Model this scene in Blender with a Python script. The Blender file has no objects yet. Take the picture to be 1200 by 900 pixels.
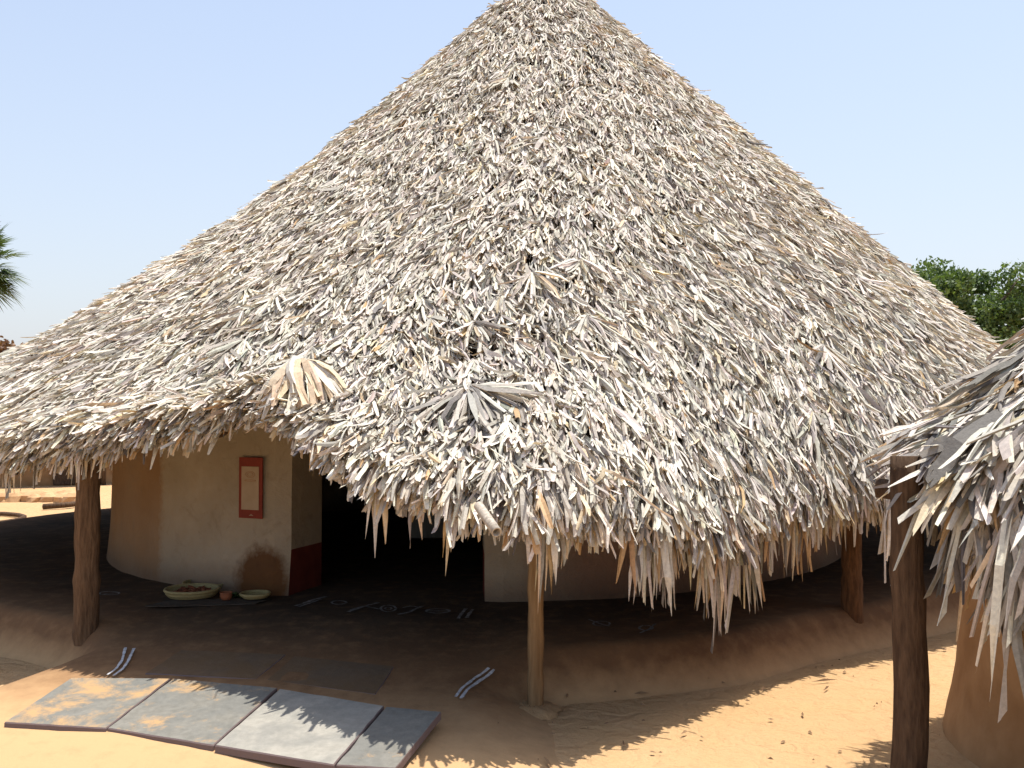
import bpy, math, random
import numpy as np
from mathutils import Vector

random.seed(7)
rng = np.random.default_rng(7)
S = bpy.context.scene
COL = S.collection
R = math.radians

# ------------------------------------------------------------------ camera, sky, sun, exposure
cam_d = bpy.data.cameras.new("camera")
cam_d.sensor_width = 36.0
cam_d.lens = 35.0
cam_d.clip_start = 0.05
cam_d.clip_end = 6000.0
cam = bpy.data.objects.new("camera", cam_d)
COL.objects.link(cam)
cam.location = (0, 0, 1.6)
cam.rotation_euler = (R(90 + 1.47), 0, 0)
S.camera = cam

SUN_EL, SUN_AZ = 78.5, 55.0        # azimuth: degrees from +Y towards +X
world = bpy.data.worlds.new("World")
S.world = world
world.use_nodes = True
wn = world.node_tree.nodes
wn.clear()
sky = wn.new("ShaderNodeTexSky")
sky.sky_type = 'NISHITA'
sky.sun_disc = False
sky.sun_elevation = R(SUN_EL)
sky.sun_rotation = R(SUN_AZ)
sky.altitude = 0
sky.air_density = 1.2
sky.dust_density = 2.3
sky.ozone_density = 0.0
wb = wn.new("ShaderNodeBackground")
wb.inputs[1].default_value = 0.15
wo = wn.new("ShaderNodeOutputWorld")
# pale lavender haze that thickens towards the horizon
tc = wn.new("ShaderNodeTexCoord"); sxyz = wn.new("ShaderNodeSeparateXYZ")
mr = wn.new("ShaderNodeMapRange"); mr.inputs[1].default_value = 0.0; mr.inputs[2].default_value = 0.75
mr.inputs[3].default_value = 0.66; mr.inputs[4].default_value = 0.0
hz = wn.new("ShaderNodeMix"); hz.data_type = 'RGBA'
hz.inputs[7].default_value = (3.45, 3.62, 4.25, 1)
wl = world.node_tree.links
wl.new(tc.outputs['Generated'], sxyz.inputs[0]); wl.new(sxyz.outputs[2], mr.inputs[0]); wl.new(mr.outputs[0], hz.inputs[0])
wl.new(sky.outputs[0], hz.inputs[6]); wl.new(hz.outputs[2], wb.inputs[0])
world.node_tree.links.new(wb.outputs[0], wo.inputs[0])

sun_d = bpy.data.lights.new("sun", 'SUN')
sun_d.energy = 4.8
sun_d.angle = R(0.5)
sun_d.color = (1.0, 0.955, 0.88)
sun = bpy.data.objects.new("sun", sun_d)
COL.objects.link(sun)
sv = Vector((math.cos(R(SUN_EL)) * math.sin(R(SUN_AZ)), math.cos(R(SUN_EL)) * math.cos(R(SUN_AZ)), math.sin(R(SUN_EL))))
sun.rotation_euler = sv.to_track_quat('Z', 'Y').to_euler()

S.view_settings.view_transform = 'Standard'
S.view_settings.look = 'None'
S.view_settings.gamma = 1.0
S.view_settings.exposure = 0.52
S.view_settings.use_curve_mapping = False
S.cycles.max_bounces = 6
S.cycles.diffuse_bounces = 4

# ------------------------------------------------------------------ helpers
def prop(o, label=None, cat=None, group=None, kind=None):
    if label: o['label'] = label
    if cat: o['category'] = cat
    if group: o['group'] = group
    if kind: o['kind'] = kind
    return o

def empty(name, loc, label, cat, group=None, rz=0.0):
    o = bpy.data.objects.new(name, None)
    o.empty_display_size = 0.2
    COL.objects.link(o)
    o.location = loc
    o.rotation_euler = (0, 0, rz)
    return prop(o, label, cat, group)

def np_obj(name, V, F4, mat, parent=None, F3=None, tint=None, smooth=False, mats=None, midx=None, uv=None):
    """one mesh object from numpy vertices (world space unless a parent moves it) and quads / triangles"""
    V = np.asarray(V, dtype=np.float32).reshape(-1, 3)
    me = bpy.data.meshes.new(name)
    F4 = np.zeros((0, 4), np.int32) if F4 is None else np.asarray(F4, np.int32).reshape(-1, 4)
    F3 = np.zeros((0, 3), np.int32) if F3 is None else np.asarray(F3, np.int32).reshape(-1, 3)
    me.vertices.add(len(V))
    me.vertices.foreach_set('co', V.ravel())
    loops = np.concatenate([F4.ravel(), F3.ravel()]).astype(np.int32)
    me.loops.add(len(loops))
    me.loops.foreach_set('vertex_index', loops)
    n4, n3 = len(F4), len(F3)
    starts = np.concatenate([np.arange(n4) * 4, n4 * 4 + np.arange(n3) * 3]).astype(np.int32)
    me.polygons.add(n4 + n3)
    me.polygons.foreach_set('loop_start', starts)
    if midx is not None:
        me.polygons.foreach_set('material_index', np.asarray(midx, np.int32))
    me.polygons.foreach_set('use_smooth', np.full(n4 + n3, smooth, dtype=bool))
    if tint is not None:
        a = me.color_attributes.new('tint', 'FLOAT_COLOR', 'POINT')
        t = np.asarray(tint, np.float32).reshape(-1, 3)
        a.data.foreach_set('color', np.concatenate([t, np.ones((len(t), 1), np.float32)], 1).ravel())
    if uv is not None:
        l = me.uv_layers.new(name='UVMap')
        l.data.foreach_set('uv', np.asarray(uv, np.float32)[loops].ravel())
    me.update(calc_edges=True)
    me.validate()
    for m in (mats or [mat]):
        me.materials.append(m)
    o = bpy.data.objects.new(name, me)
    COL.objects.link(o)
    if parent is not None:
        o.parent = parent
    return o

def grid_faces(nu, nv, wrap_v=False, base=0):
    """quads of a (nu x nv) vertex grid, row-major"""
    i = np.arange(nu - 1)[:, None]
    j = np.arange(nv if wrap_v else nv - 1)[None, :]
    j2 = (j + 1) % nv
    f = np.stack([i * nv + j + 0 * j, i * nv + j2, (i + 1) * nv + j2, (i + 1) * nv + j], -1).reshape(-1, 4)
    return f + base

def tube_arrays(path, radii, n=10, cap=True, seed=0, rough=0.0):
    """swept tube along a path; returns V, F4, F3"""
    path = np.asarray(path, float)
    radii = np.asarray(radii, float) * np.ones(len(path))
    r_ = np.random.default_rng(seed)
    T = np.gradient(path, axis=0)
    T /= np.linalg.norm(T, axis=1)[:, None] + 1e-9
    ref = np.array([0, 0, 1.0]) if abs(T[0][2]) < 0.9 else np.array([1.0, 0, 0])
    V = []
    prof = 1 + rough * r_.normal(size=n)
    for p, t, r in zip(path, T, radii):
        u = np.cross(ref, t); u /= np.linalg.norm(u) + 1e-9
        v = np.cross(t, u)
        a = np.linspace(0, 2 * np.pi, n, endpoint=False)
        pr = r * (prof + rough * 0.35 * r_.normal(size=n))
        V.append(p + (np.cos(a) * pr)[:, None] * u + (np.sin(a) * pr)[:, None] * v)
    V = np.concatenate(V)
    F4 = grid_faces(len(path), n, True)
    F3 = []
    if cap:
        c0, c1 = len(V), len(V) + 1
        V = np.concatenate([V, path[:1], path[-1:]])
        k = (len(path) - 1) * n
        for j in range(n):
            F3.append((c0, (j + 1) % n, j)); F3.append((c1, k + j, k + (j + 1) % n))
    return V, F4, np.array(F3, int).reshape(-1, 3)

class MB:
    """collects pieces of ONE part"""
    def __init__(s): s.V, s.F4, s.F3, s.n = [], [], [], 0
    def add(s, V, F4=None, F3=None):
        V = np.asarray(V, float).reshape(-1, 3)
        if F4 is not None and len(F4): s.F4.append(np.asarray(F4) + s.n)
        if F3 is not None and len(F3): s.F3.append(np.asarray(F3) + s.n)
        s.V.append(V); s.n += len(V); return s
    def tube(s, *a, **k): return s.add(*tube_arrays(*a, **k))
    def build(s, name, mat, parent=None, smooth=False, **k):
        return np_obj(name, np.concatenate(s.V), np.concatenate(s.F4) if s.F4 else None, mat, parent,
                      F3=np.concatenate(s.F3) if s.F3 else None, smooth=smooth, **k)

# ------------------------------------------------------------------ materials
def nmat(name):
    m = bpy.data.materials.new(name)
    m.use_nodes = True
    nt = m.node_tree
    b = nt.nodes['Principled BSDF']
    return m, nt, b

def N(nt, t, **kw):
    n = nt.nodes.new(t)
    for k, v in kw.items():
        setattr(n, k, v)
    return n

def noise(nt, vec, scale, detail=4, rough=0.55, dist=0.0):
    n = N(nt, 'ShaderNodeTexNoise')
    n.inputs['Scale'].default_value = scale
    n.inputs['Detail'].default_value = detail
    n.inputs['Roughness'].default_value = rough
    n.inputs['Distortion'].default_value = dist
    nt.links.new(vec, n.inputs['Vector'])
    return n.outputs[0]

def ramp(nt, fac, stops):
    r = N(nt, 'ShaderNodeValToRGB')
    e = r.color_ramp.elements
    while len(e) < len(stops): e.new(0.5)
    for x, (p, c) in zip(e, stops):
        x.position = p
        x.color = (*c, 1) if len(c) == 3 else c
    nt.links.new(fac, r.inputs[0])
    return r.outputs[0]

def mix(nt, fac, a, b, blend='MIX'):
    m = N(nt, 'ShaderNodeMix', data_type='RGBA', blend_type=blend)
    for sock, v in ((m.inputs[0], fac), (m.inputs[6], a), (m.inputs[7], b)):
        if isinstance(v, (int, float)): sock.default_value = v
        elif isinstance(v, tuple): sock.default_value = (*v, 1)
        else: nt.links.new(v, sock)
    return m.outputs[2]

def mth(nt, op, a, b=None, clamp=False):
    m = N(nt, 'ShaderNodeMath', operation=op, use_clamp=clamp)
    for sock, v in ((m.inputs[0], a), (m.inputs[1], b)):
        if v is None: continue
        if isinstance(v, (int, float)): sock.default_value = v
        else: nt.links.new(v, sock)
    return m.outputs[0]

def bump(nt, b, h, strength=0.4, dist=0.02):
    n = N(nt, 'ShaderNodeBump')
    n.inputs['Strength'].default_value = strength
    n.inputs['Distance'].default_value = dist
    nt.links.new(h, n.inputs['Height'])
    nt.links.new(n.outputs[0], b.inputs['Normal'])

def objco(nt):
    return N(nt, 'ShaderNodeTexCoord').outputs['Object']

def simple(name, c1, c2, scale=6, rough=0.8, bs=0.3, bd=0.01, stretch=None, spec=0.25, detail=5):
    m, nt, b = nmat(name)
    v = objco(nt)
    if stretch:
        mp = N(nt, 'ShaderNodeMapping'); mp.inputs['Scale'].default_value = stretch
        nt.links.new(v, mp.inputs[0]); v = mp.outputs[0]
    n = noise(nt, v, scale, detail, 0.6)
    nt.links.new(ramp(nt, n, [(0.32, c1), (0.68, c2)]), b.inputs['Base Color'])
    b.inputs['Roughness'].default_value = rough
    b.inputs['Specular IOR Level'].default_value = spec
    bump(nt, b, n, bs, bd)
    return m

def thatch_mat(name, transl=0.10):
    m, nt, b = nmat(name)
    at = N(nt, 'ShaderNodeAttribute', attribute_name='tint')
    v = objco(nt)
    n = noise(nt, v, 60, 3, 0.6)
    f = mth(nt, 'MULTIPLY_ADD', n, 0.75); nt.nodes[-1].inputs[2].default_value = 0.62
    col = mix(nt, 1.0, at.outputs[0], f, 'MULTIPLY')
    nt.links.new(col, b.inputs['Base Color'])
    b.inputs['Roughness'].default_value = 0.62
    b.inputs['Specular IOR Level'].default_value = 0.3
    bump(nt, b, noise(nt, v, 140, 2), 0.35, 0.004)
    tr = N(nt, 'ShaderNodeBsdfTranslucent')
    nt.links.new(mix(nt, 1.0, col, (1.0, 0.72, 0.42), 'MULTIPLY'), tr.inputs[0])
    ms = N(nt, 'ShaderNodeMixShader'); ms.inputs[0].default_value = transl
    nt.links.new(b.outputs[0], ms.inputs[1]); nt.links.new(tr.outputs[0], ms.inputs[2])
    nt.links.new(ms.outputs[0], nt.nodes['Material Output'].inputs[0])
    return m

M_THATCH = thatch_mat("dry_palm_leaf")
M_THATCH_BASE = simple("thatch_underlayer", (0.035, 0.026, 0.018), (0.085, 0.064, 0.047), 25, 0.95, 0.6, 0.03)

def sand_mat():
    m, nt, b = nmat("sand")
    v = objco(nt)
    big = noise(nt, v, 0.35, 4, 0.55)
    mid = noise(nt, v, 2.3, 6, 0.62, 0.4)
    fine = noise(nt, v, 38, 5, 0.7)
    grit = noise(nt, v, 170, 2, 0.6)
    c = ramp(nt, big, [(0.3, (0.46, 0.29, 0.145)), (0.7, (0.53, 0.35, 0.19))])
    c = mix(nt, ramp(nt, mid, [(0.38, (0, 0, 0)), (0.72, (0.7, 0.7, 0.7))]), c, (0.49, 0.31, 0.15))
    c = mix(nt, ramp(nt, fine, [(0.5, (0, 0, 0)), (0.8, (0.5, 0.5, 0.5))]), c, (0.34, 0.20, 0.09))
    c = mix(nt, ramp(nt, grit, [(0.66, (0, 0, 0)), (0.74, (0.55, 0.55, 0.55))]), c, (0.25, 0.14, 0.07))
    nt.links.new(c, b.inputs['Base Color'])
    b.inputs['Roughness'].default_value = 0.95
    b.inputs['Specular IOR Level'].default_value = 0.1
    lump = noise(nt, v, 8.0, 3, 0.5, 0.6)
    h = mth(nt, 'ADD', mth(nt, 'ADD', mth(nt, 'MULTIPLY', mid, 1.6), mth(nt, 'MULTIPLY', lump, 1.9)), mth(nt, 'MULTIPLY', fine, 0.45))
    h = mth(nt, 'ADD', h, mth(nt, 'MULTIPLY', grit, 0.12))
    bump(nt, b, h, 0.8, 0.04)
    return m
M_SAND = sand_mat()

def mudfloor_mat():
    """beaten earth floor: dark top, redder and sandier towards the outer skirt"""
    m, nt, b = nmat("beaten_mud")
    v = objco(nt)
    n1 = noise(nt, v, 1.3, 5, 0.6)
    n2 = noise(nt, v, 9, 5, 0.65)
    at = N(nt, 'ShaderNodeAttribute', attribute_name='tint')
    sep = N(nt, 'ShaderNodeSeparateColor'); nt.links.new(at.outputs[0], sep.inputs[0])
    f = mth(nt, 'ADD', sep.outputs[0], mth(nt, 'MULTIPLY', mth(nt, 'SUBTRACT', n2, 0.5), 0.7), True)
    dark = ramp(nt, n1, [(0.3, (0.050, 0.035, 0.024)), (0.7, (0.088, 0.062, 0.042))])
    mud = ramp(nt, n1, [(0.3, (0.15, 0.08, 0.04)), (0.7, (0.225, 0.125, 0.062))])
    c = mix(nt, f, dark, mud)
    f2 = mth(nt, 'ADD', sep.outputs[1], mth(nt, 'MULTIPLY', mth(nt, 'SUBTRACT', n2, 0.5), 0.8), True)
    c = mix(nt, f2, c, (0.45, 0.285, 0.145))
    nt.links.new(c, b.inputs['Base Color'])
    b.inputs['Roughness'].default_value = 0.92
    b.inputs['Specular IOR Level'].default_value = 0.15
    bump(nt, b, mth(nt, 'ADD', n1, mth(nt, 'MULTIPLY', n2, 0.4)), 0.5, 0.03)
    return m
M_FLOOR = mudfloor_mat()

# ------------------------------------------------------------------ periodic tables in azimuth (degrees from the front, + = right)
def table(pts, smooth=3.0):
    a = np.array([p[0] for p in pts], float); v = np.array([p[1] for p in pts], float)
    g = np.arange(-180, 180, 0.5)
    y = np.interp(g, a, v, period=360)
    k = np.exp(-0.5 * (np.arange(-60, 61) * 0.5 / smooth) ** 2); k /= k.sum()
    y = np.convolve(np.concatenate([y[-60:], y, y[:60]]), k, 'valid')
    return lambda az: np.interp(np.asarray(az, float), g, y, period=360)

def vnoise(x, y, seed=0, octaves=4):
    """cheap smooth value field from sines, about -1..1"""
    r_ = np.random.default_rng(seed)
    out = 0
    for k in range(octaves * 3):
        fx, fy = r_.normal(size=2) * 1.6 ** (k / 2)
        out = out + np.sin(fx * x + fy * y + r_.uniform(0, 6.28)) / 1.35 ** (k / 2)
    return out / 4.2

# ------------------------------------------------------------------ thatched roofs
class Roof:
    def __init__(s, C, apex, zA, rbar, rrim, zrim, zmean, curve=0.2, seed=0, amp=0.045, cap=0.25):
        s.C, s.A, s.zA = np.array(C, float), np.array(apex, float), zA
        s.rbar, s.rrim, s.zrim, s.zmean, s.curve, s.seed, s.amp, s.cap = rbar, rrim, zrim, zmean, curve, seed, amp, cap
    def P(s, az, t):
        a = np.radians(az)
        rb = s.rbar(az); rr = s.rrim(az); zr = s.zrim(az)
        tt = np.clip(t, 0, None)
        rad = tt * (rb + (rr - rb) * tt ** 3)
        x = s.C[0] + s.A[0] * (1 - tt) + np.sin(a) * rad
        y = s.C[1] + s.A[1] * (1 - tt) - np.cos(a) * rad
        q = 1 - tt
        zb = s.zmean + (zr - s.zmean) * np.minimum(tt, 1.0) ** 7
        cv = s.curve(az) if callable(s.curve) else s.curve
        z = zb + (s.zA - zb) * ((1 - cv) * q + cv * q * np.abs(q))
        z = z - s.cap * np.clip(1 - tt / 0.10, 0, 1) ** 2
        z = z + s.amp * vnoise(x * 1.3, y * 1.3, s.seed) * np.minimum(1, tt * 8)
        return np.stack([x, y, z], -1)
    def frame(s, az, t):
        p = s.P(az, t)
        d = s.P(az, t + 0.004) - s.P(az, t - 0.004 * (t > 0.004))
        d /= np.linalg.norm(d, axis=-1, keepdims=True)
        e = s.P(az + 0.3 / np.maximum(t, .05), t) - s.P(az - 0.3 / np.maximum(t, .05), t)
        e /= np.linalg.norm(e, axis=-1, keepdims=True)
        n = np.cross(d, e)
        n *= np.sign(n[..., 2:3])
        n /= np.linalg.norm(n, axis=-1, keepdims=True)
        side = np.cross(n, d)
        return p, d, n, side

GREYS = np.array([[0.64, 0.595, 0.51], [0.55, 0.51, 0.435], [0.42, 0.385, 0.33], [0.26, 0.235, 0.205], [0.14, 0.125, 0.115],
                  [0.58, 0.475, 0.32], [0.46, 0.31, 0.16]])
def tints(n, w, jitter=0.09, r_=rng):
    k = r_.choice(len(GREYS), size=n, p=np.array(w) / sum(w))
    c = GREYS[k] * (1 + jitter * r_.normal(size=(n, 1))) * (1 + 0.025 * r_.normal(size=(n, 3)))
    return np.clip(c, 0.03, 0.78)

def strips(P, D, Nn, L, W, tilt, bend, sway, roll, fold, tip, tint, grav=None, st=5):
    """leaf segments: st stations x 3 verts (edge, rib, edge)"""
    n = len(P)
    side = np.cross(Nn, D)
    side /= np.linalg.norm(side, axis=1, keepdims=True) + 1e-9
    sd = side * np.cos(roll)[:, None] + Nn * np.sin(roll)[:, None]
    up = Nn * np.cos(roll)[:, None] - side * np.sin(roll)[:, None]
    us = np.linspace(0, 1, st)
    prof_base = np.interp(us, [0, .25, .6, .85, 1], [0.55, .95, 1.0, 0.9, 0.0])
    V = np.zeros((n, st, 3, 3), np.float32)
    wob = rng.normal(size=(n, st)) * 0.018
    for i, u in enumerate(us):
        c = P + D * (L * u)[:, None] + Nn * (L * (tilt * u + bend * u * u + wob[:, i] * (u > 0)))[:, None] + side * (L * sway * u * u)[:, None]
        if grav is not None:
            c = c + np.array([0, 0, -1.0]) * (L * grav * u * u)[:, None] - D * (L * np.minimum(grav, 1) * 0.45 * u * u)[:, None]
        w = W * (prof_base[i] if i < st - 1 else tip) * 0.5
        V[:, i, 0] = c - sd * w[:, None]
        V[:, i, 1] = c + up * (fold * w)[:, None]
        V[:, i, 2] = c + sd * w[:, None]
    V[:, st - 1, 1] += D * (L * 0.03 * rng.normal(size=n))[:, None]
    V[:, st - 1, 0] += D * (L * 0.05 * rng.normal(size=n))[:, None]
    base = (np.arange(n) * st * 3)[:, None, None]
    i = np.arange(st - 1)
    f = np.stack([np.stack([i * 3 + k, i * 3 + k + 1, i * 3 + k + 4, i * 3 + k + 3], -1) for k in (0, 1)], 1).reshape(1, -1, 4)
    F = (f + base).reshape(-1, 4)
    grad = np.linspace(0.90, 1.08, st)[None, :, None, None]
    T = np.broadcast_to(tint[:, None, None, :] * grad, (n, st, 3, 3)).reshape(-1, 3)
    return V.reshape(-1, 3), F, T

class Bag:
    def __init__(s): s.V, s.F, s.T, s.n = [], [], [], 0
    def add(s, V, F, T):
        s.V.append(V); s.F.append(F + s.n); s.T.append(T); s.n += len(V)
    def out(s): return np.concatenate(s.V), np.concatenate(s.F), np.concatenate(s.T)

def rot_in_plane(d, side, phi):
    return d * np.cos(phi)[:, None] + side * np.sin(phi)[:, None]

def fan(roof, bag, az, t, n_bl, spread, L, W, weights, lift=0.0, lift_amt=0.06, tilt=0.06, Lj=0.18, rollj=0.5, lay=0.0, grav=0.03):
    """one whole dried fan leaf for every hub (vectorised over hubs)"""
    h = len(az)
    p, d, n, side = roof.frame(az, t)
    k = np.tile(np.linspace(-1, 1, n_bl), h)
    hub = np.repeat(np.arange(h), n_bl)
    m = len(hub)
    dirj = np.repeat(rng.normal(size=h) * 0.16 + 0.45 * vnoise(p[:, 0] * 1.7, p[:, 2] * 1.7, 71), n_bl) + lay
    phi = k * np.repeat(spread * rng.uniform(0.75, 1.1, h), n_bl) + rng.normal(size=m) * 0.07 + dirj
    D = rot_in_plane(d[hub], side[hub], phi)
    fine = (0.72 + 0.28 * np.clip(t, 0, 1)) if h > 20 else np.ones(h)
    Ls = np.repeat(L * fine * rng.uniform(0.8, 1.2, h), n_bl) * (1 - 0.22 * np.abs(k)) * (1 + Lj * rng.normal(size=m))
    Ls = np.clip(Ls, 0.08, None)
    start = rng.uniform(0.02, 0.12, m) * Ls
    P0 = p[hub] + D * start[:, None] + n[hub] * (lift + np.repeat(rng.uniform(0, lift_amt, h), n_bl) + rng.uniform(0, .02, m))[:, None]
    Ws = W * np.repeat(fine, n_bl) * rng.uniform(0.65, 1.3, m)
    cl = np.repeat(vnoise(p[:, 0] * 2.2, p[:, 2] * 2.2 + p[:, 1], 5), n_bl)
    T = tints(m, weights) * (1 + 0.10 * cl[:, None]) * np.repeat(rng.uniform(0.86, 1.1, h), n_bl)[:, None]
    bag.add(*strips(P0, D, n[hub], Ls, Ws, tilt + rng.normal(size=m) * 0.07, -0.08 + rng.normal(size=m) * 0.10,
                    rng.normal(size=m) * 0.13, rng.normal(size=m) * rollj, rng.normal(size=m) * 0.65 + 0.25,
                    rng.uniform(0.25, 0.95, m), np.clip(T, .03, .8), grav=np.full(m, grav)))

def sample_area(roof, n, az0, az1, t0, t1):
    """about uniform per roof area"""
    az = rng.uniform(az0, az1, n)
    t = np.sqrt(rng.uniform(t0 ** 2, t1 ** 2, n))
    return az, t

# ------------------------------------------------------------------ main hut data
HC = (-0.40, 10.75)
z_bottom = [(-180, 1.05), (-120, 1.05), (-70, 1.08), (-40, 1.2), (-26, 1.29), (-23, 1.35), (-16.6, 1.43), (-14, 1.50), (-11, 1.55),
            (-8.5, 1.48), (-6.5, 1.37), (-4.4, 1.26), (-2, 1.12), (.6, 1.12), (2.3, 1.08), (4.6, .98), (7, .99), (9.2, .98),
            (12, .90), (14.5, .80), (17.5, .78), (21, .82), (26, .88), (29, .90), (45, 1.0), (90, 1.05), (179, 1.05)]
H_rrim = table([(-180, 6.6), (-125, 6.5), (-95, 6.45), (-65, 5.8), (-45, 5.3), (-28, 5.1), (-14, 5.15), (-8, 5.28), (-4, 5.72), (0, 6.14), (5, 6.18), (9, 6.0),
                (14, 5.62), (20, 5.25), (30, 5.02), (45, 5.15), (65, 5.8), (90, 6.7), (130, 6.8), (179, 6.6)], 2.5)
H_rbar = table([(-180, 6.5), (-125, 6.45), (-90, 6.45), (-40, 6.0), (0, 5.65), (40, 5.8), (90, 6.6), (179, 6.5)], 10)
H_zrim = table([(a, z + 0.13 + 0.03 * (a < -5)) for a, z in z_bottom], 1.6)
H_curve = table([(-180, .2), (-90, .46), (-45, .38), (0, .2), (45, .12), (90, .08), (179, .2)], 12)
main_roof = Roof(HC, (0.77, 0.0), 6.42, H_rbar, H_rrim, H_zrim, 1.15, H_curve, 3)

# verandah floor height
H_edge = table([(-180, 6.3), (-125, 6.0), (-100, 5.95), (-70, 5.4), (-45, 5.0), (-30, 4.92), (-20, 5.05), (0, 5.2), (6, 5.1), (9, 5.1), (19, 5.0), (30, 4.75), (45, 4.8),
                (70, 5.5), (100, 6.2), (140, 6.3), (179, 6.3)], 2.0)
def sstep(a, b, x):
    u = np.clip((x - a) / (b - a), 0, 1)
    return u * u * (3 - 2 * u)
def floor_h(az, r):
    az = np.asarray(az, float); r = np.asarray(r, float)
    re = H_edge(az)
    h1 = 0.25 - 0.29 * sstep(re - 0.06, re + 0.24, r)
    h2 = np.interp(r, [0, 4.3, 5.4, 6.35, 6.75], [0.25, 0.25, 0.135, 0.045, -0.04])
    e = sstep(-28.0, -23.5, az) * (1 - sstep(1.0, 7.5, az))
    return h1 * (1 - e) + h2 * e
def hut_azr(x, y):
    dx, dy = x - HC[0], y - HC[1]
    return np.degrees(np.arctan2(dx, -dy)), np.hypot(dx, dy)
def floor_xy(x, y):
    a, r = hut_azr(x, y)
    return np.maximum(floor_h(a, r), 0.0)

# ------------------------------------------------------------------ ground
def build_ground():
    na, nr = 220, 170
    rad = np.concatenate([[0.0], np.geomspace(0.35, 3500, nr - 1)])
    a = np.linspace(0, 2 * np.pi, na, endpoint=False)
    rr, aa = np.meshgrid(rad, a, indexing='ij')
    x = rr * np.sin(aa); y = rr * np.cos(aa) + 5.0
    fade = np.clip(1 - rr / 60, 0, 1)
    z = (0.012 * vnoise(x * 1.1, y * 1.1, 11) + 0.008 * vnoise(x * 4, y * 4, 12)) * fade - 0.012
    o = np_obj('sandy_ground', np.stack([x, y, z], -1).reshape(-1, 3), grid_faces(nr, na, True), M_SAND, smooth=True)
    prop(o, 'bare orange sandy ground of the village yard', 'ground', kind='structure')
build_ground()

# ------------------------------------------------------------------ main hut
hut = empty('thatched_hut', (0, 0, 0), 'large round mud hut with a tall grey palm leaf roof and shaded verandah', 'hut')

def build_floor():
    na, nr = 360, 90
    az = np.linspace(-180, 180, na, endpoint=False)
    f = np.concatenate([np.linspace(0.0, 0.72, 30), np.linspace(0.735, 1.36, nr - 30)])
    ff, aa = np.meshgrid(f, az, indexing='ij')
    base = H_edge(aa)
    r = ff * base
    h = floor_h(aa, r) + 0.007 * vnoise(r * 2 * np.sin(np.radians(aa)), r * 2 * np.cos(np.radians(aa)), 21) * (ff > .05)
    a = np.radians(aa)
    V = np.stack([HC[0] + np.sin(a) * r, HC[1] - np.cos(a) * r, h], -1)
    # red channel: mud instead of the dark top; green: sand swept over
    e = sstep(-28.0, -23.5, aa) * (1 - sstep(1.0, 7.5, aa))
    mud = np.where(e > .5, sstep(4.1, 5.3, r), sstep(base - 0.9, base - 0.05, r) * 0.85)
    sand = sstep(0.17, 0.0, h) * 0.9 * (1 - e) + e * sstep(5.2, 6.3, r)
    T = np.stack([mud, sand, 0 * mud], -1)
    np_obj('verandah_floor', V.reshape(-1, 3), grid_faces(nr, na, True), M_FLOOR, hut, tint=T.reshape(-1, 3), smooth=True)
build_floor()

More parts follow.
